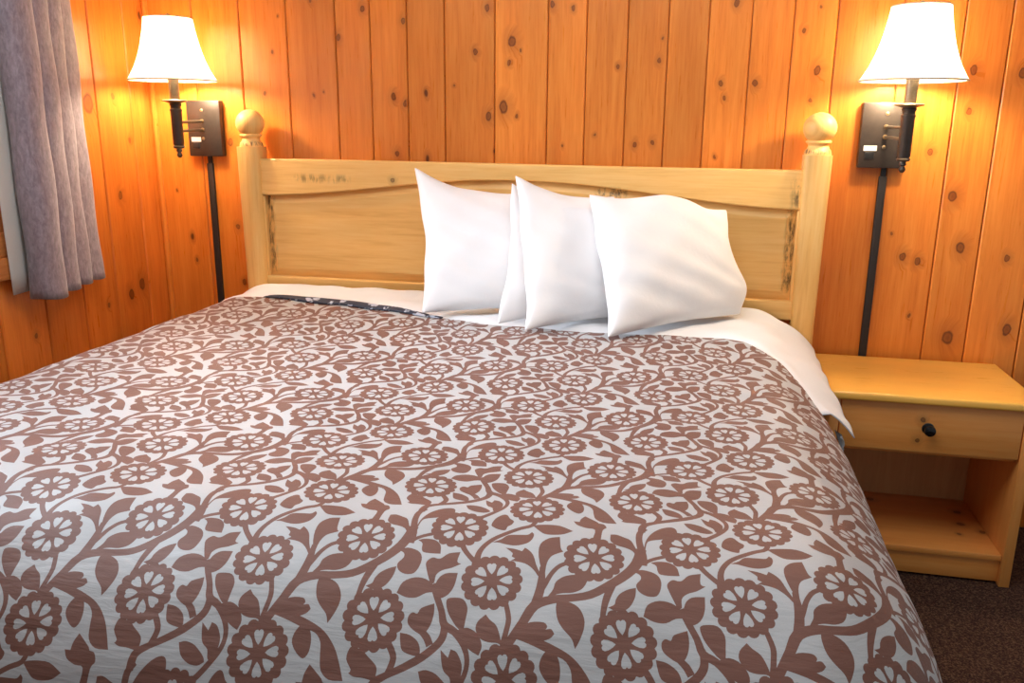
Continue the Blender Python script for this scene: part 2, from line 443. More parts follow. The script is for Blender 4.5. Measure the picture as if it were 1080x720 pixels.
# ------------------------------------------------------------------ bed: headboard, base
bed = thing('bed', 'pale pine bed with ball-topped posts and arched panel headboard against the plank wall', 'bed', (0, 0, 0))
for x in (-1.0, 1.0):
    bm = bmesh.new()
    w, wb = .042, .0385
    ring = []
    prof = [(0.0, wb), (.3, wb), (.7, .0375), (1.0, .040), (1.24, .0425), (1.262, .0425)]
    rows = []
    for z, h in prof:
        c = h * .22
        pts = [(-h + c, -h), (h - c, -h), (h, -h + c), (h, h - c), (h - c, h), (-h + c, h), (-h, h - c), (-h, -h + c)]
        rows.append([bm.verts.new((x + px, -.08 + py, z)) for px, py in pts])
    for a, b in zip(rows, rows[1:]):
        for i in range(8): bm.faces.new((a[i], a[(i + 1) % 8], b[(i + 1) % 8], b[i]))
    bm.faces.new(rows[0]); bm.faces.new(rows[-1])
    p = finish(bm, 'headboard_post', MHZ, bed, True, 50)
    pr = [(.041, 1.258), (.043, 1.266), (.040, 1.276), (.034, 1.283), (.0315, 1.291), (.034, 1.297), (.040, 1.301), (.040, 1.305), (.035, 1.309)]
    for k in range(1, 15):
        a = -PI / 2 + PI * (k + 1.2) / 16
        pr.append((.052 * math.cos(a), 1.346 + .049 * math.sin(a)))
    pr.append((.006, 1.3952))
    lathe('ball_finial', pr, MHZ, p, 40, (x, -.08, 0))
def arch(x):                       # lower edge of the top rail
    return 1.086 + .074 * (math.cos(PI * min(1, abs(x) / .96)) * .5 + .5) ** .9
def strip(name, xs, lo, hi, yfront, yback, parent, mat, bevel=.004):
    bm = bmesh.new(); F = []; B = []
    for x in xs:
        F.append((bm.verts.new((x, yfront, lo(x))), bm.verts.new((x, yfront, hi(x)))))
        B.append((bm.verts.new((x, yback, lo(x))), bm.verts.new((x, yback, hi(x)))))
    for i in range(len(xs) - 1):
        bm.faces.new((F[i][0], F[i + 1][0], F[i + 1][1], F[i][1]))
        bm.faces.new((B[i][0], B[i][1], B[i + 1][1], B[i + 1][0]))
        bm.faces.new((F[i][1], F[i + 1][1], B[i + 1][1], B[i][1]))
        bm.faces.new((F[i][0], B[i][0], B[i + 1][0], F[i + 1][0]))
    bm.faces.new((F[0][0], F[0][1], B[0][1], B[0][0])); bm.faces.new((F[-1][0], B[-1][0], B[-1][1], F[-1][1]))
    o = finish(bm, name, mat, parent, True, 30)
    md = o.modifiers.new('bevel', 'BEVEL'); md.width = bevel; md.segments = 2; md.limit_method = 'ANGLE'; md.angle_limit = .7
    return o
xs = [-.968 + 1.936 * i / 64 for i in range(65)]
strip('top_rail', xs, arch, lambda x: 1.217 - .003 * math.sin(2 * x), -.100, -.062, bed, MHX, .005)
strip('bottom_rail', xs, lambda x: .715, lambda x: .782, -.096, -.062, bed, MHX, .004)
for x0 in (-.968, .954):
    strip('side_stile', [x0, x0 + .014], lambda x: .775, lambda x: arch(x) + .01, -.092, -.062, bed, MHZ, .004)
# raised panel: flat field with a sloping border that follows the arch
bm = bmesh.new()
NX = 48
def ring(inset, y):
    lo = []; hi = []
    for i in range(NX + 1):
        x = (-.956 + inset) + (1.912 - 2 * inset) * i / NX
        lo.append(bm.verts.new((x, y, .778 + inset))); hi.append(bm.verts.new((x, y, arch(x) - inset + .004)))
    return lo, hi
l0, h0 = ring(0, -.070); l1, h1 = ring(.034, -.084)
for i in range(NX):
    bm.faces.new((l0[i], l0[i + 1], l1[i + 1], l1[i])); bm.faces.new((h1[i], h1[i + 1], h0[i + 1], h0[i]))
    bm.faces.new((l1[i], l1[i + 1], h1[i + 1], h1[i]))
bm.faces.new((l0[0], l1[0], h1[0], h0[0])); bm.faces.new((l1[-1], l0[-1], h0[-1], h1[-1]))
o = finish(bm, 'panel', MHX, bed)
md = o.modifiers.new('thickness', 'SOLIDIFY'); md.thickness = .012; md.offset = -1
box('bed_base', (-.93, .84, -2.0, -.13, .06, .30), MATT, bed, .03)
for x in (-.86, .78):
    for y in (-.3, -1.85):
        box('base_foot', (x - .03, x + .03, y - .03, y + .03, 0, .06), BRONZE, bed, .004)

# ------------------------------------------------------------------ bedding shapes
XL0, XR0, RL, RR_ = -.92, .80, .16, .22
YB0, RF, TH = -1.80, .34, math.radians(78)
ZT = .75
def drape(u, v, off=0.0, flare=0.0):
    """flat cloth coordinates (u across, v towards the headboard) -> the cloth lying over the bed and hanging down its sides"""
    dx = np.where(u > XR0, u - XR0, np.where(u < XL0, u - XL0, 0.0))
    dy = np.where(v < YB0, YB0 - v, 0.0)
    d = np.hypot(dx, dy)
    cx = np.where(d > 0, dx / np.maximum(d, 1e-9), 0); cy = np.where(d > 0, dy / np.maximum(d, 1e-9), 0)
    Rs = np.where(dx > 0, RR_, RL)
    R = np.maximum(Rs * cx * cx + RF * cy * cy, .05)
    R = np.where(d > 0, R, .2)
    th = np.where(dx < 0, 1.35, 1.50); th = th * cx * cx + TH * cy * cy
    a = np.minimum(d / R, th)
    rest = np.maximum(d - R * a, 0)
    X = R * np.sin(a) + rest * np.cos(th)
    Z = ZT - R * (1 - np.cos(a)) - rest * np.sin(th)
    drop = np.clip((ZT - Z) / .5, 0, 1)
    phi = np.arctan2(dy, np.abs(dx))
    corner = np.clip(np.sin(2 * phi), 0, 1) * (dx != 0) * (dy > 0)
    X = X + corner * drop * .012 * np.cos(7 * phi) + .012 * drop * drop * np.sin(v * 11 + u * 9) * np.where(np.abs(dx) > 0, 1, .6)
    x = np.clip(u, XL0, XR0) + cx * X
    y = np.maximum(v, YB0) - cy * X
    x = x + flare * np.maximum(u - .96, 0)
    # soft unevenness of bedding
    w = .0022 * np.sin(u * 13 + 3 * np.sin(v * 5)) * np.sin(v * 9 + 1.3) + .0012 * np.sin(u * 31 + v * 17) + .0010 * np.sin(v * 43 - u * 12 + 2 * np.sin(u * 7))
    z = Z + w * (1 - drop) + off * np.cos(a)
    x = x + cx * (off + w * drop * 1.5) * np.sin(a); y = y - cy * (off + w * drop * 1.5) * np.sin(a)
    return np.stack([x, y, z], -1)

def mattress():
    us = np.concatenate([np.linspace(-1.13, XL0, 12), np.linspace(XL0 + .1, XR0 - .1, 16), np.linspace(XR0, 1.06, 12)])
    vs = np.concatenate([np.linspace(-2.24, YB0, 16), np.linspace(YB0 + .1, -.13, 16)])
    Ug, Vg = np.meshgrid(us, vs, indexing='ij')
    # round the plan corners so that nothing reaches through the bedding
    W = drape(Ug, Vg, -.022)
    bm = bmesh.new()
    g = [[bm.verts.new(W[i, j]) for j in range(len(vs))] for i in range(len(us))]
    for i in range(len(us) - 1):
        for j in range(len(vs) - 1): bm.faces.new((g[i][j], g[i + 1][j], g[i + 1][j + 1], g[i][j + 1]))
    rim = [e for e in bm.edges if len(e.link_faces) == 1]
    r = bmesh.ops.extrude_edge_only(bm, edges=rim)
    nv = [x for x in r['geom'] if isinstance(x, bmesh.types.BMVert)]
    for v in nv: v.co.z = .30
    bmesh.ops.contextual_create(bm, geom=[x for x in r['geom'] if isinstance(x, bmesh.types.BMEdge) and all(abs(v.co.z - .30) < 1e-6 for v in x.verts)])
    return finish(bm, 'mattress', MATT, None, True, 60)
tag(mattress(), 'thick white king mattress under the bedspread', 'mattress')

def clip_field(co, faces, mats, g):
    """keep the part of a triangle/polygon soup where g >= 0"""
    co = list(map(tuple, co)); g = list(g); cut = {}; of = []; om = []
    for f, m in zip(faces, mats):
        s = [g[i] >= 0 for i in f]
        if all(s): of.append(f); om.append(m); continue
        if not any(s): continue
        nf = []
        for k in range(len(f)):
            i, j = f[k], f[(k + 1) % len(f)]
            if g[i] >= 0: nf.append(i)
            if (g[i] >= 0) != (g[j] >= 0):
                e = (min(i, j), max(i, j))
                if e not in cut:
                    t = g[e[0]] / (g[e[0]] - g[e[1]])
                    cut[e] = len(co); co.append(tuple(a + (b - a) * t for a, b in zip(co[e[0]], co[e[1]]))); g.append(0.0)
                nf.append(cut[e])
        if len(nf) > 2: of.append(tuple(nf)); om.append(m)
    return np.array(co), of, om

PAT = {"P":0.3505,"Q":0.302,"polys":[[[2801,-375],[2768,-297],[2727,-187],[2696,-81],[2679,9],[2673,94],[2680,168],[2705,229],[2744,278],[2788,317],[2838,341],[2893,355],[2949,368],[2965,280],[2981,191],[2997,121],[3014,84],[3030,66],[3046,49],[3030,40],[3013,31],[2990,17],[2957,-2],[2918,-25],[2885,-56],[2863,-95],[2847,-140],[2836,-191],[2832,-249],[2833,-312],[2835,-375],[2822,-393]],[[2172,3078],[2217,3074],[2262,3071],[2307,3065],[2349,3054],[2391,3039],[2433,3025],[2443,3050],[2453,3075],[2463,3100],[2485,3086],[2507,3072],[2530,3053],[2557,3029],[2584,2999],[2612,2960],[2636,2909],[2659,2849],[2686,2786],[2720,2721],[2758,2654],[2796,2587],[2778,2580],[2753,2587],[2726,2618],[2692,2662],[2654,2703],[2613,2738],[2568,2770],[2514,2795],[2448,2811],[2374,2820],[2300,2829],[2319,2845],[2338,2860],[2357,2875],[2334,2886],[2311,2898],[2296,2911],[2302,2936],[2301,2970],[2268,3002],[2220,3040]],[[2841,2153],[2873,2205],[2905,2257],[2932,2304],[2954,2342],[2972,2375],[2987,2410],[2993,2449],[2995,2490],[3008,2528],[3037,2566],[3076,2602],[3122,2632],[3178,2653],[3241,2668],[3299,2677],[3352,2682],[3401,2681],[3435,2669],[3451,2641],[3453,2603],[3447,2562],[3436,2520],[3417,2476],[3392,2438],[3357,2408],[3315,2385],[3270,2367],[3222,2358],[3171,2355],[3124,2349],[3084,2340],[3049,2328],[3014,2308],[2980,2275],[2947,2235],[2916,2201],[2889,2181],[2865,2167]],[[3061,2228],[3110,2230],[3159,2232],[3210,2225],[3265,2208],[3321,2183],[3370,2150],[3410,2106],[3443,2053],[3466,2000],[3477,1952],[3478,1905],[3473,1856],[3460,1804],[3442,1750],[3423,1703],[3407,1669],[3392,1641],[3376,1614],[3361,1651],[3346,1689],[3323,1727],[3284,1764],[3238,1801],[3196,1837],[3163,1872],[3135,1907],[3110,1947],[3090,1995],[3075,2048],[3064,2099],[3059,2144],[3060,2186]],[[634,2552],[636,2507],[637,2462],[634,2416],[623,2367],[606,2316],[586,2271],[561,2233],[532,2202],[500,2177],[465,2160],[428,2150],[390,2148],[351,2156],[311,2172],[271,2187],[302,2205],[333,2223],[355,2243],[363,2266],[364,2292],[368,2320],[381,2353],[397,2388],[420,2422],[451,2452],[487,2481],[524,2506],[560,2524],[597,2538]],[[2100,1944],[2121,1923],[2142,1902],[2166,1880],[2199,1858],[2236,1836],[2269,1808],[2294,1773],[2316,1732],[2336,1689],[2354,1643],[2370,1595],[2387,1546],[2366,1556],[2344,1566],[2318,1573],[2283,1573],[2243,1570],[2203,1571],[2162,1577],[2121,1587],[2083,1606],[2049,1637],[2018,1675],[1997,1715],[1989,1754],[1992,1794],[2005,1833],[2030,1871],[2065,1907]],[[2559,1666],[2573,1711],[2587,1755],[2608,1796],[2641,1834],[2682,1869],[2731,1894],[2793,1907],[2863,1911],[2918,1907],[2949,1894],[2966,1873],[2975,1854],[2970,1833],[2956,1815],[2982,1821],[3008,1828],[3031,1827],[3050,1813],[3066,1791],[3082,1769],[3065,1746],[3049,1723],[3023,1702],[2983,1683],[2934,1665],[2879,1653],[2816,1648],[2747,1648],[2685,1650],[2638,1654],[2599,1660]],[[2472,1667],[2593,1679],[2714,1691],[2829,1692],[2936,1675],[3037,1646],[3130,1614],[3214,1584],[3292,1550],[3363,1509],[3432,1458],[3494,1399],[3550,1338],[3595,1277],[3633,1214],[3668,1148],[3703,1079],[3735,1008],[3767,937],[3696,932],[3625,927],[3561,934],[3508,958],[3462,992],[3426,1035],[3402,1086],[3388,1144],[3375,1203],[3364,1262],[3355,1321],[3337,1374],[3309,1416],[3274,1452],[3228,1480],[3170,1500],[3103,1512],[3033,1527],[2962,1548],[2889,1571],[2817,1593],[2744,1612],[2673,1630],[2610,1645],[2559,1654],[2516,1660]],[[3003,1563],[2976,1534],[2950,1494],[2931,1452],[2921,1413],[2918,1373],[2927,1333],[2952,1290],[2988,1247],[3027,1211],[3065,1182],[3105,1160],[3140,1155],[3167,1172],[3189,1204],[3203,1243],[3208,1288],[3206,1340],[3199,1389],[3187,1431],[3172,1469],[3153,1503],[3131,1532],[3107,1555],[3082,1571],[3056,1578],[3029,1576]],[[1842,567],[1842,619],[1853,684],[1870,743],[1894,793],[1926,838],[1956,869],[1982,884],[2007,885],[2031,875],[2053,848],[2075,810],[2097,775],[2125,751],[2154,731],[2172,708],[2174,677],[2166,643],[2154,613],[2138,593],[2119,577],[2103,556],[2098,525],[2096,489],[2087,463],[2062,454],[2029,456],[1996,462],[1964,471],[1931,485],[1902,502],[1876,518],[1854,536]],[[2499,613],[2513,629],[2541,645],[2583,656],[2637,667],[2698,675],[2765,680],[2838,682],[2911,671],[2983,640],[3055,597],[3127,553],[3086,516],[3045,478],[3001,447],[2952,427],[2900,415],[2849,408],[2798,405],[2748,408],[2703,420],[2664,444],[2628,477],[2595,511],[2562,544],[2530,579]],[[1946,154],[1990,184],[2034,214],[2074,246],[2101,282],[2124,320],[2159,348],[2216,362],[2286,367],[2346,371],[2391,373],[2427,374],[2456,382],[2476,401],[2490,426],[2504,452],[2518,437],[2533,423],[2544,403],[2549,375],[2550,342],[2546,307],[2536,271],[2521,235],[2500,202],[2469,176],[2430,153],[2391,136],[2352,124],[2312,117],[2270,114],[2225,118],[2179,126],[2137,135],[2106,143],[2079,152],[2050,158],[2017,159],[1981,156]],[[1554,1431],[1595,1400],[1635,1369],[1676,1337],[1682,1373],[1689,1408],[1695,1444],[1727,1436],[1759,1427],[1790,1407],[1824,1367],[1857,1316],[1881,1265],[1889,1216],[1888,1167],[1882,1118],[1870,1069],[1854,1019],[1838,970],[1815,974],[1792,979],[1772,993],[1759,1026],[1750,1069],[1735,1106],[1707,1130],[1674,1149],[1645,1172],[1626,1200],[1611,1232],[1597,1271],[1582,1320],[1568,1376]],[[1289,1148],[1322,1158],[1356,1169],[1394,1173],[1440,1167],[1491,1155],[1543,1134],[1599,1098],[1656,1055],[1699,1016],[1720,989],[1727,968],[1734,947],[1705,927],[1675,907],[1640,895],[1595,893],[1544,898],[1495,911],[1447,933],[1400,963],[1360,1000],[1332,1045],[1310,1096]],[[1504,2086],[1519,2109],[1548,2122],[1584,2129],[1632,2135],[1688,2136],[1737,2124],[1775,2095],[1805,2053],[1827,2007],[1835,1955],[1834,1899],[1831,1844],[1831,1795],[1829,1748],[1827,1701],[1804,1701],[1781,1700],[1753,1711],[1716,1741],[1674,1783],[1636,1826],[1603,1864],[1574,1903],[1549,1944],[1526,1993],[1509,2045]],[[1739,1694],[1783,1712],[1827,1730],[1873,1737],[1926,1726],[1981,1702],[2028,1670],[2067,1626],[2099,1573],[2117,1522],[2117,1478],[2104,1435],[2091,1393],[2048,1410],[2004,1427],[1960,1450],[1911,1482],[1861,1520],[1818,1561],[1787,1604],[1763,1649]],[[268,1334],[279,1354],[295,1362],[321,1364],[366,1357],[421,1343],[467,1328],[493,1314],[510,1299],[536,1277],[586,1243],[645,1202],[690,1163],[708,1129],[712,1097],[711,1064],[709,1030],[703,996],[697,961],[679,969],[662,977],[637,984],[602,990],[561,996],[520,1000],[480,1000],[440,999],[403,1001],[373,1010],[346,1023],[320,1035],[340,1054],[345,1081],[319,1115],[281,1158],[254,1201],[249,1249],[256,1297]],[[712,375],[716,428],[724,490],[738,553],[759,614],[786,676],[818,735],[857,791],[901,844],[946,887],[993,921],[1041,946],[1083,958],[1116,957],[1144,943],[1165,918],[1180,878],[1190,826],[1189,778],[1176,735],[1153,695],[1120,660],[1077,631],[1024,608],[970,587],[915,569],[859,553],[814,536],[784,519],[764,501],[749,469],[740,414],[735,344],[731,275],[723,305],[715,336]],[[198,453],[195,492],[195,539],[194,585],[223,592],[253,599],[285,599],[325,586],[368,566],[409,546],[444,531],[477,516],[507,489],[535,444],[560,388],[585,332],[610,281],[635,230],[661,182],[688,137],[715,95],[743,53],[702,41],[661,29],[619,17],[610,76],[600,136],[587,186],[570,221],[550,246],[526,267],[495,284],[460,298],[424,309],[385,318],[346,325],[310,335],[279,351],[251,371],[229,392],[214,409],[204,427]],[[755,2134],[766,2193],[778,2252],[802,2302],[846,2341],[903,2371],[961,2389],[1018,2393],[1077,2386],[1132,2371],[1181,2348],[1226,2319],[1263,2287],[1289,2254],[1307,2219],[1326,2185],[1279,2180],[1231,2175],[1186,2164],[1144,2141],[1103,2112],[1059,2090],[1010,2081],[957,2079],[904,2084],[854,2097],[804,2116]],[[1575,2510],[1576,2443],[1577,2376],[1572,2315],[1559,2260],[1539,2211],[1513,2170],[1477,2136],[1435,2111],[1395,2104],[1356,2123],[1318,2161],[1293,2207],[1287,2262],[1293,2325],[1307,2380],[1328,2423],[1358,2457],[1397,2483],[1450,2498],[1512,2504]],[[1215,2297],[1173,2378],[1132,2458],[1099,2528],[1077,2579],[1063,2619],[1061,2654],[1076,2692],[1103,2725],[1131,2746],[1159,2748],[1188,2738],[1214,2732],[1234,2733],[1252,2737],[1273,2750],[1297,2779],[1324,2816],[1360,2848],[1409,2867],[1466,2881],[1523,2895],[1519,2828],[1515,2760],[1519,2709],[1537,2686],[1562,2679],[1587,2672],[1547,2643],[1506,2613],[1465,2586],[1420,2566],[1373,2549],[1334,2529],[1303,2504],[1280,2477],[1264,2445],[1262,2403],[1267,2357],[1267,2322],[1244,2303]],[[1006,1828],[1016,1854],[1035,1875],[1056,1888],[1079,1886],[1106,1876],[1128,1876],[1139,1895],[1146,1925],[1168,1954],[1216,1979],[1279,2004],[1341,2028],[1351,1983],[1361,1938],[1366,1890],[1365,1837],[1359,1781],[1346,1731],[1326,1684],[1300,1641],[1270,1614],[1238,1608],[1204,1616],[1165,1633],[1118,1657],[1067,1689],[1029,1723],[1010,1759],[1004,1796]],[[937,1611],[986,1607],[1034,1603],[1081,1592],[1128,1572],[1173,1545],[1210,1516],[1235,1485],[1253,1451],[1265,1417],[1271,1385],[1271,1354],[1271,1323],[1223,1329],[1176,1335],[1131,1343],[1087,1354],[1045,1368],[1011,1390],[989,1423],[974,1463],[962,1503],[952,1540],[944,1576]],[[590,2841],[625,2864],[660,2887],[703,2898],[760,2892],[825,2874],[880,2850],[920,2819],[949,2782],[969,2739],[981,2689],[983,2634],[978,2582],[968,2534],[951,2489],[926,2455],[887,2437],[839,2431],[793,2434],[750,2447],[709,2468],[676,2495],[653,2527],[638,2564],[634,2602],[649,2639],[675,2676],[693,2711],[696,2741],[690,2768],[676,2792],[653,2810],[622,2826]],[[817,3059],[851,3072],[884,3085],[924,3093],[974,3097],[1030,3095],[1080,3084],[1123,3061],[1161,3029],[1191,2989],[1210,2939],[1221,2883],[1232,2826],[1198,2823],[1164,2821],[1125,2820],[1073,2820],[1015,2823],[970,2831],[945,2848],[932,2872],[922,2900],[916,2933],[912,2970],[901,3001],[878,3024],[847,3041]],[[3096,870],[3127,870],[3158,871],[3188,871],[3191,908],[3193,945],[3200,982],[3215,1019],[3234,1057],[3253,1094],[3284,1072],[3314,1050],[3346,1026],[3386,996],[3428,964],[3461,938],[3476,913],[3486,897],[3511,892],[3541,890],[3569,877],[3592,847],[3612,806],[3620,768],[3609,743],[3587,721],[3570,676],[3565,594],[3565,489],[3565,385],[3524,380],[3482,376],[3440,371],[3450,478],[3460,585],[3452,663],[3416,690],[3364,688],[3310,691],[3258,710],[3206,733],[3162,761],[3134,795],[3115,832]],[[2344,1298],[2344,1339],[2345,1401],[2355,1469],[2378,1530],[2408,1585],[2441,1648],[2482,1728],[2528,1819],[2572,1907],[2606,1999],[2644,2099],[2707,2194],[2800,2255],[2899,2288],[2993,2311],[3084,2326],[3173,2333],[3257,2345],[3340,2362],[3419,2383],[3492,2414],[3564,2460],[3637,2520],[3712,2589],[3790,2666],[3865,2750],[3930,2831],[3981,2907],[4021,2981],[4051,3056],[4075,3152],[4092,3260],[4103,3339],[4252,3323],[4247,3243],[4237,3125],[4214,3006],[4173,2907],[4120,2818],[4056,2733],[3979,2646],[3892,2562],[3807,2486],[3724,2416],[3640,2352],[3550,2298],[3457,2263],[3366,2243],[3277,2226],[3188,2213],[3103,2202],[3023,2184],[2941,2158],[2867,2125],[2813,2088],[2773,2031],[2733,1946],[2689,1852],[2639,1760],[2589,1672],[2548,1593],[2517,1531],[2495,1481],[2482,1439],[2475,1390],[2474,1337],[2474,1298]],[[2693,2136],[2706,2205],[2724,2301],[2737,2391],[2743,2464],[2745,2536],[2746,2602],[2745,2665],[2743,2721],[2741,2760],[2810,2771],[2820,2732],[2833,2675],[2845,2611],[2856,2542],[2864,2465],[2867,2381],[2858,2282],[2843,2182],[2831,2112]],[[2743,2314],[2765,2366],[2797,2440],[2827,2510],[2850,2568],[2873,2626],[2900,2682],[2932,2737],[2969,2789],[3015,2836],[3078,2877],[3145,2909],[3192,2931],[3221,2867],[3175,2846],[3112,2816],[3059,2782],[3022,2744],[2990,2699],[2962,2650],[2940,2599],[2922,2543],[2902,2481],[2875,2408],[2846,2333],[2826,2280]],[[359,2547],[339,2480],[310,2387],[287,2302],[272,2239],[261,2183],[253,2128],[247,2065],[244,2003],[243,1959],[173,1960],[172,2004],[172,2068],[173,2134],[176,2193],[180,2253],[189,2323],[206,2413],[227,2510],[243,2578]],[[2392,2132],[2413,2078],[2443,1999],[2465,1921],[2470,1857],[2465,1799],[2459,1741],[2452,1670],[2443,1594],[2436,1542],[2357,1553],[2365,1605],[2376,1679],[2384,1750],[2391,1806],[2394,1857],[2391,1908],[2373,1977],[2346,2053],[2326,2108]],[[2565,826],[2558,768],[2544,685],[2512,605],[2453,554],[2389,523],[2328,492],[2268,450],[2204,402],[2142,352],[2083,302],[2028,252],[1980,200],[1939,145],[1904,87],[1877,30],[1858,-24],[1847,-77],[1842,-129],[1845,-185],[1855,-243],[1862,-285],[1753,-297],[1751,-254],[1749,-190],[1752,-122],[1763,-61],[1780,0],[1804,62],[1835,125],[1873,189],[1918,251],[1971,309],[2030,362],[2091,414],[2155,465],[2221,514],[2287,560],[2353,595],[2411,622],[2446,650],[2467,706],[2479,780],[2486,836]],[[1513,3207],[1525,3167],[1540,3112],[1557,3062],[1574,3026],[1594,2993],[1618,2958],[1648,2921],[1682,2883],[1718,2847],[1762,2809],[1809,2772],[1842,2746],[1784,2677],[1752,2706],[1707,2747],[1663,2789],[1625,2829],[1588,2869],[1555,2909],[1526,2946],[1500,2983],[1475,3025],[1452,3081],[1432,3138],[1418,3178]],[[678,26],[695,41],[720,64],[752,89],[787,113],[826,136],[871,161],[928,188],[990,216],[1034,236],[1061,171],[1017,153],[955,128],[900,103],[859,80],[824,57],[796,35],[775,11],[759,-14],[747,-32]],[[623,-25],[630,21],[639,85],[641,159],[626,254],[601,367],[583,473],[575,565],[574,647],[585,723],[618,787],[658,833],[685,861],[746,809],[725,779],[698,739],[682,696],[675,640],[674,569],[682,488],[704,390],[735,279],[760,175],[770,86],[772,12],[772,-36]],[[1287,2323],[1316,2275],[1358,2207],[1399,2139],[1435,2078],[1471,2017],[1507,1953],[1536,1887],[1560,1828],[1584,1790],[1617,1769],[1672,1747],[1736,1710],[1796,1654],[1850,1590],[1896,1526],[1932,1464],[1959,1400],[1977,1336],[1983,1271],[1979,1206],[1964,1140],[1937,1074],[1901,1009],[1860,946],[1814,881],[1763,815],[1714,757],[1668,708],[1626,667],[1597,639],[1537,707],[1568,732],[1610,767],[1655,811],[1701,865],[1750,929],[1795,991],[1836,1050],[1872,1107],[1897,1162],[1911,1216],[1914,1269],[1908,1322],[1892,1375],[1865,1428],[1830,1481],[1784,1534],[1730,1587],[1679,1628],[1629,1651],[1568,1672],[1504,1715],[1465,1784],[1445,1854],[1425,1915],[1394,1973],[1358,2032],[1321,2093],[1282,2163],[1244,2233],[1217,2283]],[[1597,1775],[1603,1733],[1612,1671],[1610,1606],[1596,1551],[1571,1501],[1532,1449],[1476,1391],[1407,1330],[1333,1272],[1253,1221],[1169,1174],[1089,1131],[1013,1093],[941,1059],[877,1026],[819,989],[769,954],[737,923],[726,902],[722,880],[718,849],[713,807],[711,760],[709,726],[599,726],[597,761],[595,812],[599,863],[607,906],[622,952],[657,999],[709,1038],[770,1071],[833,1104],[899,1140],[969,1178],[1041,1218],[1117,1264],[1196,1312],[1269,1361],[1336,1415],[1400,1471],[1449,1522],[1477,1560],[1492,1591],[1502,1622],[1505,1668],[1501,1722],[1498,1763]],[[820,1510],[854,1465],[903,1401],[941,1337],[956,1283],[955,1236],[948,1192],[933,1135],[914,1076],[899,1036],[814,1066],[828,1106],[847,1161],[860,1211],[866,1245],[867,1271],[859,1299],[828,1350],[783,1411],[749,1455]],[[1251,1687],[1280,1669],[1322,1642],[1364,1608],[1395,1567],[1419,1527],[1434,1500],[1347,1450],[1332,1476],[1311,1511],[1290,1541],[1262,1570],[1228,1601],[1203,1623]]],"fl":[[0,0],[1380,400],[2470,1150],[510,1750],[2090,2450]]}
TP, TQ = PAT['P'], PAT['Q']
def inside(poly, X, Y):
    r = np.zeros(X.shape, bool)
    for i in range(len(poly)):
        x1, y1 = poly[i - 1]; x2, y2 = poly[i]
        if y1 == y2: continue
        r ^= ((y1 > Y) != (y2 > Y)) & (X < (x2 - x1) * (Y - y1) / (y2 - y1) + x1)
    return r
def flower_shape(R=.0448, n=17):
    t = np.linspace(0, 2 * PI, n * 5, endpoint=False)
    r = R * (.91 + .09 * np.abs(np.sin(t * n / 2)) ** .7)
    hs = []
    for k in range(8):
        a = k * PI / 4 + .2
        pts = np.array([(.235, 0), (.33, .075), (.45, .132), (.58, .155), (.65, .115), (.665, .05), (.625, 0), (.665, -.05), (.65, -.115), (.58, -.155), (.45, -.132), (.33, -.075)]) * R
        c, s = math.cos(a), math.sin(a)
        hs.append(pts @ np.array([[c, s], [-s, c]]))
    return np.c_[r * np.cos(t), r * np.sin(t)], hs
def pattern_tile():
    """one repeat of the flower and vine damask, triangulated exactly along its outlines"""
    solid = []; holes = []
    fo, hs = flower_shape()
    fl = [np.array(f) / 1e4 for f in PAT['fl']]
    base = [np.array(p) / 1e4 for p in PAT['polys']] + [fo + f for f in fl]
    hb = [h + f for f in fl for h in hs]
    for src, dst in ((base, solid), (hb, holes)):
        for p in src:
            for i in (-2, -1, 0, 1, 2):
                for j in (-2, -1, 0, 1, 2):
                    q = p + [i * TP, j * TQ]
                    if q[:, 0].max() > 0 and q[:, 0].min() < TP and q[:, 1].max() > 0 and q[:, 1].min() < TQ: dst.append(q)
    verts = []; edges = []
    for p in solid + holes:
        b = len(verts); n = len(p)
        verts += [Vector((float(a), float(c))) for a, c in p]
        edges += [(b + i, b + (i + 1) % n) for i in range(n)]
    nx, ny = 22, 19
    idx = {}
    for i in range(nx + 1):
        for j in range(ny + 1):
            idx[i, j] = len(verts); verts.append(Vector((TP * i / nx, TQ * j / ny)))
    for i in range(nx): edges += [(idx[i, 0], idx[i + 1, 0]), (idx[i, ny], idx[i + 1, ny])]
    for j in range(ny): edges += [(idx[0, j], idx[0, j + 1]), (idx[nx, j], idx[nx, j + 1])]
    v, e, f, *_ = delaunay_2d_cdt(verts, edges, [], 0, 1e-7, False)
    v = np.array([(a.x, a.y) for a in v]); f = np.array([t for t in f if len(t) == 3])
    c = v[f].mean(1)
    k = (c[:, 0] > 0) & (c[:, 0] < TP) & (c[:, 1] > 0) & (c[:, 1] < TQ)
    f = f[k]; c = c[k]
    br = np.zeros(len(f), bool)
    for p in solid: br |= inside(p, c[:, 0], c[:, 1])
    for p in holes: br &= ~inside(p, c[:, 0], c[:, 1])
    return v, f, br
tv, tf, tb = pattern_tile()
used = np.unique(tf); remap = -np.ones(len(tv), int); remap[used] = np.arange(len(used)); tv = tv[used]; tf = remap[tf]
OX, OY = .515, -1.893
allv = []; allf = []; allm = []; base = 0
for i in range(-7, 4):
    for j in range(-4, 7):
        lo = np.array([OX + i * TP, OY + j * TQ])
        if lo[0] > 1.45 or lo[0] + TP < -1.5 or lo[1] > -.28 or lo[1] + TQ < -2.65: continue
        allv.append(tv + lo); allf.append(tf + base); allm.append(tb); base += len(tv)
V = np.concatenate(allv); F = np.concatenate(allf); M = np.concatenate(allm).astype(int)
key = np.round(V, 5); _, first, inv = np.unique(key, axis=0, return_index=True, return_inverse=True); inv = inv.ravel()
V = V[first]; F = inv[F]
ok = (F[:, 0] != F[:, 1]) & (F[:, 1] != F[:, 2]) & (F[:, 0] != F[:, 2]); F = F[ok]; M = M[ok]
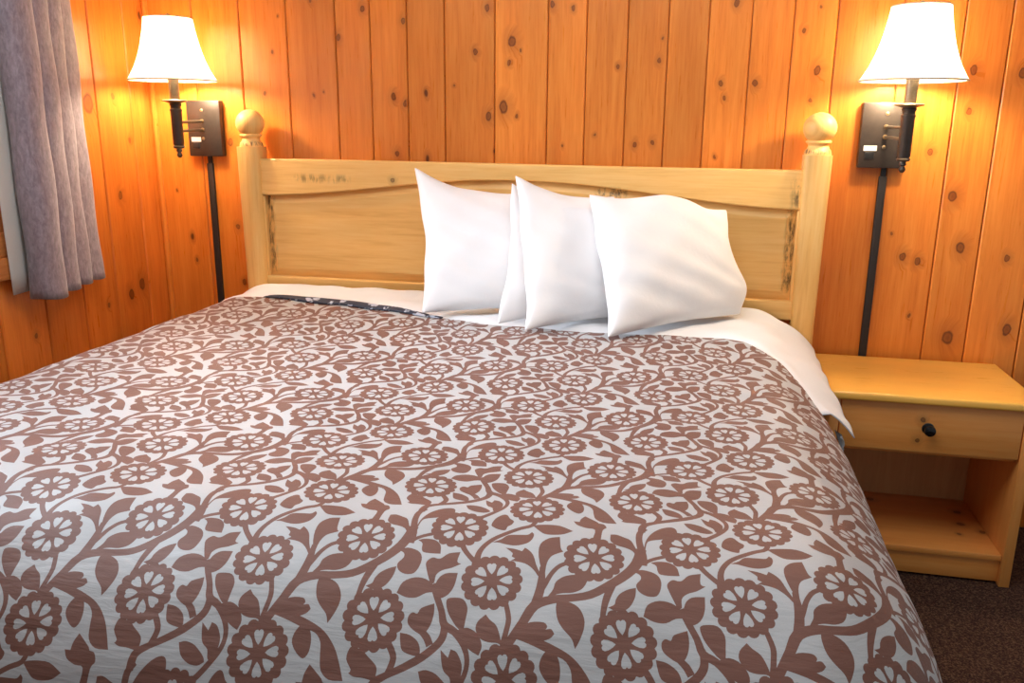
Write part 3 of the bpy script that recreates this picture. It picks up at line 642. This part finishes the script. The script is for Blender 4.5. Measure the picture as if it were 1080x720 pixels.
# the woven repeat is a little stretched and skewed where the cloth was pulled over the bed
WARP = [[-0.0022, -0.0225], [0.0079, 0.0089], [-0.007, -0.0196], [-0.051, 0.0214], [0.0104, -0.0576], [-0.0297, 0.099], [0.0417, -0.0259], [-0.0054, 0.0048], [0.0489, -0.0508], [-0.0454, 0.1754]]
def skew(P):
    a = np.clip(P[:, 0], -1.0, 1.05) - .1; b = np.clip(P[:, 1], -2.12, -.38) + 1.4
    B = np.stack([np.ones_like(a), a, b, a * a, a * b, b * b, a ** 3, a * a * b, a * b * b, b ** 3], -1)
    return P + B @ np.array(WARP)
V = skew(V)
EU = [-1.7, -1.12, -1.0, -.95, -.88, -.65, -.43, -.23, -.02, .15, .33, .5, .61, .72, .79, .84, .89, .94, 1.0, 1.06, 1.2, 1.6]
EV = [-.50, -.47, -.42, -.37, -.34, -.365, -.42, -.47, -.535, -.562, -.567, -.556, -.545, -.55, -.585, -.66, -.78, -.93, -1.10, -1.24, -1.40, -1.46]
def head_edge(u): return np.interp(u, EU, EV)
faces = [tuple(f) for f in F.tolist()]; mats = M.tolist()
V, faces, mats = clip_field(V, faces, mats, head_edge(V[:, 0]) - V[:, 1])
P3 = drape(V[:, 0], V[:, 1])
V, faces, mats = clip_field(V, faces, mats, np.minimum(P3[:, 2] - .13, np.minimum(1.45 - V[:, 0], V[:, 0] + 1.5)))
P3 = drape(V[:, 0], V[:, 1])
me = bpy.data.meshes.new('bedspread')
me.from_pydata(P3.tolist(), [], faces)
me.polygons.foreach_set('material_index', mats)
me.polygons.foreach_set('use_smooth', [True] * len(faces))
me.update()
spread = link('bedspread', me, [PALE, BROWN])
tag(spread, 'brown and silver grey flower and vine damask bedspread covering the bed', 'bedspread')
# dark reverse of the bedspread showing where its head edge is turned up
def ribbon(name, pts, parent, mat, lift=.004):
    """pts: (u, v, width, rise)"""
    bm = bmesh.new(); rows = []
    for u, v, w, r in pts:
        row = []
        for k in range(7):
            t = k / 6
            p = drape(np.array([u]), np.array([v - .012 + (w + .012) * t]))[0]
            row.append(bm.verts.new((p[0], p[1], p[2] + lift + r * math.sin(PI * min(1, t * 1.15)))))
        rows.append(row)
    for a, b in zip(rows, rows[1:]):
        for k in range(6): bm.faces.new((a[k], b[k], b[k + 1], a[k + 1]))
    o = finish(bm, name, mat, parent, True)
    md = o.modifiers.new('thickness', 'SOLIDIFY'); md.thickness = .002
    return o
pts = []
for k in range(41):
    u = -.84 + .70 * k / 40
    s = math.sin(PI * min(1, (k / 40) ** .8)) ** .6 if k < 40 else 0
    pts.append((u, float(head_edge(np.array([u]))[0]), (.006 + .044 * s), .012 * s))
o = ribbon('turned_hem', pts, spread, NAVY); o['label'] = 'navy reverse side of the bedspread hem'

# crumpled loose corner hanging below the end of the sheet
bm = bmesh.new(); rows = []
for k in range(9):
    t = k / 8
    rows.append([bm.verts.new((1.004 + .012 * math.sin(3 * t) + .006 * math.sin(9 * t + j), -.965 + .010 * j + .010 * t + .005 * math.sin(7 * t + 2 * j), .625 - .085 * t)) for j in range(6)])
for a, b in zip(rows, rows[1:]):
    for j in range(5): bm.faces.new((a[j], a[j + 1], b[j + 1], b[j]))
o = finish(bm, 'loose_corner', PALE, spread, True)
md = o.modifiers.new('thickness', 'SOLIDIFY'); md.thickness = .002

# white sheet: turned-down band at the head that also falls over the right side
def sheet():
    us = np.concatenate([np.linspace(-1.34, -.9, 24), np.linspace(-.88, .78, 60), np.linspace(.80, 1.062, 30)])
    ts = np.linspace(0, 1, 46)
    U, T = np.meshgrid(us, ts, indexing='ij')
    top = -.128 - .02 * np.sin(U * 2.2 + 1)
    bot = np.interp(U, [-1.4, -.8, 0, .6, .8, .95, 1.1], [-.80, -.80, -.85, -.90, -.98, -.995, -.935])
    Vv = top + (bot - top) * T
    W = drape(U, Vv, -.004, 0)
    fl = np.maximum(U - .93, 0); W[..., 0] += .30 * fl; W[..., 2] += .06 * fl
    edge = head_edge(U)
    free = np.clip((Vv - edge) / .06, 0, 1)
    W[..., 2] += free * (.004 + .0035 * np.sin(U * 17 + 9 * Vv) * np.sin(Vv * 23) + .002 * np.sin(U * 41 - Vv * 31)) - (1 - free) * .010
    under = (1 - free) * np.clip((U - .80) / .1, 0, 1); W[..., 0] -= under * .02
    W[..., 2] += .012 * np.exp(-((Vv + .15) / .05) ** 2)
    bm = bmesh.new()
    g = [[bm.verts.new(W[i, j]) for j in range(len(ts))] for i in range(len(us))]
    for i in range(len(us) - 1):
        for j in range(len(ts) - 1): bm.faces.new((g[i][j], g[i + 1][j], g[i + 1][j + 1], g[i][j + 1]))
    o = finish(bm, 'bed_sheet', SHEET, None, True)
    md = o.modifiers.new('thickness', 'SOLIDIFY'); md.thickness = .003; md.offset = -1
    return o
tag(sheet(), 'white cotton sheet showing between headboard and bedspread and over the right side', 'sheet')

# ------------------------------------------------------------------ pillows
def pillow(bl, br, tl, tr, thick, label, seed, top=((0, 0), (1, 0)), right=((0, 0), (1, 0))):
    rnd = random.Random(seed)
    bl, br, tl, tr = map(Vector, (bl, br, tl, tr))
    c = (bl + br + tl + tr) / 4
    nrm = ((br - bl).cross(tl - bl)).normalized()
    n = 40
    ph = [rnd.uniform(0, 6) for _ in range(8)]
    def mid(a, b):
        # seams draw in between the corners; the top edge sags
        s = b
        aa = a + .030 * math.sin(PI * b) * (1 - 2 * a)
        bb = b + .030 * math.sin(PI * a) * (1 - 2 * b)
        aa += .007 * math.sin(b * 8 + ph[6]) + .004 * math.sin(b * 19 + ph[7])
        bb += .006 * math.sin(a * 9 + ph[5]) * (1 if b > .5 else .3)
        p = bl.lerp(br, aa).lerp(tl.lerp(tr, aa), bb)
        p = p + Vector((0, 0, float(np.interp(a, gx, tc)) * b ** 2.5)) + (br - bl).normalized() * float(np.interp(b, gx, rc)) * a ** 3
        return p
    def curve(p):
        g = np.interp(np.linspace(0, 1, 101), *zip(*p)); k = np.hanning(23); k /= k.sum()
        ext = np.concatenate([np.full(11, g[0]), g, np.full(11, g[-1])])
        return np.convolve(ext, k, 'valid')
    tc, rc = curve(top), curve(right); gx = np.linspace(0, 1, 101)
    bm = bmesh.new(); sides = []
    for sgn in (1, -1):
        g = []
        for i in range(n + 1):
            row = []
            for j in range(n + 1):
                a, b = i / n, j / n
                e = max(0, (1 - abs(2 * a - 1) ** 2.4)) * max(0, (1 - abs(2 * b - 1) ** 2.2))
                th = thick * .5 * e ** .46
                rip = .0022 * math.sin(a * 16 + b * 7 + ph[0]) * math.sin(b * 22 + ph[1]) + .004 * math.sin(a * 7 + ph[2] + b * 3) * math.sin(b * 6 + ph[3])
                rip += .003 * math.sin((a * 1.2 + b * 2) * 15 + ph[4]) * math.exp(-((b - .2) / .25) ** 2)
                p = mid(a, b) + nrm * (sgn * (th + rip * min(1, e * 3)))
                p.z = max(p.z, .757 + .002 * math.sin(a * 9 + ph[5]))
                if sgn == -1 and (i in (0, n) or j in (0, n)): row.append(sides[0][i][j])
                else: row.append(bm.verts.new(p))
            g.append(row)
        sides.append(g)
        for i in range(n):
            for j in range(n):
                q = (g[i][j], g[i + 1][j], g[i + 1][j + 1], g[i][j + 1])
                try: bm.faces.new(q if sgn == 1 else q[::-1])
                except ValueError: pass
    o = finish(bm, 'pillow', PILLOWM, None, True)
    md = o.modifiers.new('smooth', 'SUBSURF'); md.levels = 1; md.render_levels = 1
    tag(o, label, 'pillow', 'white pillows propped on the headboard')
    return o
pillow((-.205, -.505, .76), (.28, -.33, .76), (-.325, -.20, 1.20), (.16, -.125, 1.125), .13, 'white pillow at the left end of the row, mostly in full view', 1, ((0, .012), (.12, -.012), (.3, -.03), (.6, -.03), (1, 0)))
pillow((.055, -.575, .757), (.48, -.20, .757), (.03, -.268, 1.165), (.36, -.145, 1.12), .06, 'white pillow nearly hidden, a thin strip of it showing second from the left', 2, ((0, .01), (.1, -.012), (1, 0)))
pillow((.155, -.65, .757), (.57, -.27, .757), (.045, -.305, 1.187), (.49, -.175, 1.105), .11, 'white pillow with a pointed upper corner, overlapped by the right end pillow', 3, ((0, .012), (.12, -.012), (.3, -.022), (.6, -.006), (1, 0)))
pillow((.405, -.665, .757), (.81, -.25, .765), (.29, -.325, 1.14), (.728, -.15, 1.09), .14, 'frontmost white pillow at the right end, slumped towards the nightstand', 4, ((0, 0), (.2, .0), (.5, .03), (.68, .018), (.8, -.008), (1, .0)), ((0, -.03), (.22, .03), (.5, -.012), (.8, -.008), (1, 0)))


# ------------------------------------------------------------------ wall lamps
def wall_lamp(px, bx, by, zoff, label, side):
    L = thing('wall_lamp', label, 'lamp', (px, 0, 1.33), 'wall lamps beside the bed')
    O = Vector((px, 0, 1.33))
    def ch(o): o.parent = L; o.matrix_parent_inverse = Matrix.Translation(-O); return o
    plate = ch(box('backplate', (px - .070, px + .070, -.030, 0, 1.222, 1.428), BRONZE, None, .004))
    def sub(o, par): o.parent = par; return o
    bz0, bz1 = 1.250, 1.408
    zo = zoff
    # candle-style tube with collars
    body = ch(lathe('lamp_body', [(.006, bz0 - .002), (.017, bz0), (.021, bz0 + .006), (.0165, bz0 + .011), (.0195, bz0 + .016), (.0195, bz1 - .030), (.0215, bz1 - .026), (.0215, bz1 - .022), (.018, bz1 - .018), (.018, bz1 - .012), (.022, bz1 - .006), (.020, bz1)], BRONZE, None, 32, (bx, by, zo)))
    sub(lathe('drop_finial', [(.003, bz0 - .034), (.008, bz0 - .030), (.0105, bz0 - .024), (.008, bz0 - .018), (.006, bz0 - .014), (.011, bz0 - .010), (.009, bz0 - .004), (.009, bz0 + .002)], BRONZE, None, 24, (bx, by, zo)), body)
    ch(lathe('drip_pan', [(.015, bz1 - .002), (.030, bz1 + .003), (.041, bz1 + .006), (.0425, bz1 + .009), (.040, bz1 + .011), (.016, bz1 + .009)], BRASS, None, 40, (bx, by, zo)))
    ch(lathe('socket_sleeve', [(.0165, bz1 + .006), (.0175, bz1 + .010), (.0175, bz1 + .072), (.0185, bz1 + .076), (.0185, bz1 + .086), (.013, bz1 + .092)], SLEEVE, None, 32, (bx, by, zo)))
    for dz in (.022, -.010):
        r = ch(tube('arm_rod', (px - .005 * side, -.028, 1.33 + dz), (bx, by + .010, 1.33 + dz - .004), .0050, SLEEVE))
        sub(lathe('rod_ferrule', [(.0075, 0), (.0075, .004), (.005, .007)], BRASS, None, 16), r)
        f = r.children[0]; f.location = (px - .005 * side, -.030, 1.33 + dz); f.rotation_euler = (PI / 2, 0, 0)
    for (dx, dz) in ((0, .062), (0, -.042)):
        s = ch(lathe('screw', [(.006, 0), (.006, .002), (.003, .004)], BRASS, None, 14)); 
        s.matrix_parent_inverse = Matrix.Identity(4); s.location = Vector((px - .005 * side + dx, -.030, 1.33 + dz)) - O; s.rotation_euler = (PI / 2, 0, 0)
    lx = px - .036 
    ch(box('rating_label', (lx - .020, lx + .020, -.0312, -.0296, 1.276, 1.293), LABELW))['label'] = 'small white label on the backplate'
    sw = ch(box('rocker_switch', (lx - .014, lx + .014, -.034, -.029, 1.250, 1.272), PLASTIC, None, .002))
    # shade: bell with eight panels
    zb, zt, n = 1.485 + zo, 1.694 + zo, 64
    prof = [(1.0, 0), (.955, .05), (.90, .12), (.845, .19), (.79, .28), (.735, .38), (.685, .49), (.64, .61), (.60, .74), (.565, .87), (.54, 1.0)]
    bm = bmesh.new()
    add_lathe(bm, [(.150 * r, zb + (zt - zb) * t) for r, t in prof], n, (bx, by, 0), False,
              lambda i, n, z: 1 - .014 * (1 - abs(((i % 8) / 8) * 2 - 1)) ** 1.0)
    sh = ch(finish(bm, 'lamp_shade', SHADE, None, True))
    md = sh.modifiers.new('thickness', 'SOLIDIFY'); md.thickness = .0015; md.offset = 1
    for nm, r, z, w in (('bottom_piping', .1495, zb, .0028), ('top_piping', .081, zt, .0024)):
        bm = bmesh.new()
        add_lathe(bm, [(r - w, z), (r, z - w), (r + w, z), (r, z + w), (r - w, z)], n, (bx, by, 0), False)
        sub(finish(bm, nm, TRIM, None, True), sh)
    for k in range(8):
        a = 2 * PI * k / 8
        bm = bmesh.new(); rr = []
        for r, t in prof:
            c = Vector((bx + .1512 * r * math.cos(a), by + .1512 * r * math.sin(a), zb + (zt - zb) * t))
            tdir = Vector((-math.sin(a), math.cos(a), 0)) * .0016; o2 = Vector((math.cos(a), math.sin(a), 0)) * .0012
            rr.append([bm.verts.new(c + tdir), bm.verts.new(c + o2), bm.verts.new(c - tdir)])
        for p, q in zip(rr, rr[1:]):
            for i in (0, 1): bm.faces.new((p[i], p[i + 1], q[i + 1], q[i]))
        sub(finish(bm, 'seam_piping', TRIM, None, True), sh)
    # wire spider and finial that hold the shade
    bm = bmesh.new()
    for k in range(3):
        a = 2 * PI * k / 3 + .4
        add_tube(bm, (bx, by, zt - .012), (bx + .079 * math.cos(a), by + .079 * math.sin(a), zt), .0013, 8)
    add_tube(bm, (bx, by, zb + .15), (bx, by, zt + .004), .003, 10)
    add_lathe(bm, [(.002, zt + .002), (.007, zt + .006), (.007, zt + .012), (.003, zt + .016)], 16, (bx, by, 0))
    sub(finish(bm, 'shade_spider', BRASS, None, True, 40), sh)
    ch(lathe('bulb', [(r_, bz1 + z_ + .027 + zo) for r_, z_ in ((.012, .066), (.014, .075), (.022, .098), (.029, .118), (.030, .130), (.026, .146), (.015, .157), (.004, .160))], BULB, None, 24, (bx, by, 0)))
    return L
wall_lamp(-1.222, -1.219, -.205, .006, 'lit bell-shaded bronze wall lamp beside the curtain, left of the headboard', 1)
wall_lamp(1.202, 1.236, -.185, .0, 'lit bell-shaded bronze wall lamp above the nightstand, right of the headboard', -1)
for x, lab in ((-1.221, 'dark cord cover running down the wall below the left lamp, beside the curtain'), (1.219, 'dark cord cover running down the wall behind the nightstand')):
    c = thing('cord_cover', lab, 'cord cover', (x, 0, 0), 'cord covers on the plank wall')
    bm = bmesh.new(); add_box(bm, -.0125, .0125, -.013, 0, .03, 1.195, .003)
    finish(bm, 'raceway', RACE, c, True, 40)
    bm = bmesh.new(); add_box(bm, -.008, .008, -.011, 0, 1.19, 1.224, .002)
    finish(bm, 'cord_exit', PLASTIC, c, True, 40)

# ------------------------------------------------------------------ nightstand
x0, x1, yb, yf, zt = 1.048, 1.638, -.022, -.466, .590
ns = thing('nightstand', 'honey pine nightstand with one drawer and open shelf at the right of the bed', 'nightstand', (0, 0, 0))
bm = bmesh.new(); add_box(bm, x0, x1, yf, yb, zt - .026, zt, .009, 4)
finish(bm, 'top', MNT, ns, True, 40)
box('side_panel', (x0 + .012, x0 + .040, yf + .018, yb - .006, 0, zt - .026), MNZ, ns, .002)
box('side_panel', (x1 - .042, x1 - .012, yf + .018, yb - .006, 0, zt - .026), MNZ, ns, .002)
box('back_panel', (x0 + .04, x1 - .042, yb - .018, yb - .010, .085, zt - .026), MNB, ns)
bm = bmesh.new(); add_box(bm, x0 + .04, x1 - .042, yf + .026, yb - .018, .080, .100, .003)
finish(bm, 'shelf', MNS, ns, True, 40)
box('toe_board', (x0 + .04, x1 - .042, yf + .036, yf + .054, .008, .080), MNX, ns, .002)
box('drawer_rail', (x0 + .04, x1 - .042, yf + .05, yb - .02, .395, .409), MNX, ns, .001)
dr = box('drawer', (x0 + .043, x1 - .045, yf + .020, yf + .040, .411, .561), MNX, ns, .004)
kx, kz = (x0 + x1) / 2 - .004, .488
k = lathe('knob', [(.016, 0), (.0165, .003), (.008, .006), (.007, .012), (.013, .017), (.0165, .023), (.0155, .029), (.009, .033), (.002, .0335)], KNOB, dr, 28)
k.location = (kx, yf + .021, kz); k.rotation_euler = (PI / 2, 0, 0)
b = lathe('knob_rosette', [(.0175, 0), (.0175, .0015), (.012, .003)], SLEEVE, dr, 28)
b.location = (kx, yf + .0208, kz); b.rotation_euler = (PI / 2, 0, 0)

# ------------------------------------------------------------------ camera
CAM = Vector((.631, -2.999, 1.3507))
pi_, ya, ro = (math.radians(a) for a in (-14.5149, 12.2672, .4721))
d = Vector((-math.sin(ya) * math.cos(pi_), math.cos(ya) * math.cos(pi_), math.sin(pi_)))
r = Vector((math.cos(ya), math.sin(ya), 0)); u = r.cross(d)
R = r * math.cos(ro) + u * math.sin(ro); U = -r * math.sin(ro) + u * math.cos(ro)
cd = bpy.data.cameras.new('camera'); cam = bpy.data.objects.new('camera', cd); C.objects.link(cam)
cam.matrix_world = Matrix(((R.x, U.x, -d.x, CAM.x), (R.y, U.y, -d.y, CAM.y), (R.z, U.z, -d.z, CAM.z), (0, 0, 0, 1)))
cd.sensor_width = 36; cd.lens = 885.085 * 36 / 1080; cd.clip_start = .05
bpy.context.scene.camera = cam

# ------------------------------------------------------------------ light
w = bpy.data.worlds.new('daylight'); bpy.context.scene.world = w; w.use_nodes = True
bg = w.node_tree.nodes['Background']
bg.inputs[0].default_value = WORLD_C; bg.inputs[1].default_value = WORLD_S
def area(name, loc, target, sx, sy, power, col):
    l = bpy.data.lights.new(name, 'AREA'); l.shape = 'RECTANGLE'; l.size = sx; l.size_y = sy; l.energy = power; l.color = col
    o = bpy.data.objects.new(name, l); C.objects.link(o); o.location = loc
    o.rotation_euler = (Vector(target) - Vector(loc)).to_track_quat('-Z', 'Y').to_euler()
    return o
area('window_daylight', (XL - .30, (W0 + W1) / 2, 1.6), (0.2, -1.0, .75), 1.15, .95, WIN_P, (.80, .89, 1))
area('overhead_fill', (.15, -1.45, 2.38), (.15, -1.35, .75), 2.0, 1.0, FILL_P, (.95, .97, 1))  # unseen fill lamp added under the ceiling to brighten the bed
sc = bpy.context.scene
vs = sc.view_settings
vs.view_transform = 'Standard'; vs.look = 'None'; vs.gamma = 1; vs.use_curve_mapping = False
vs.exposure = EXPOSURE
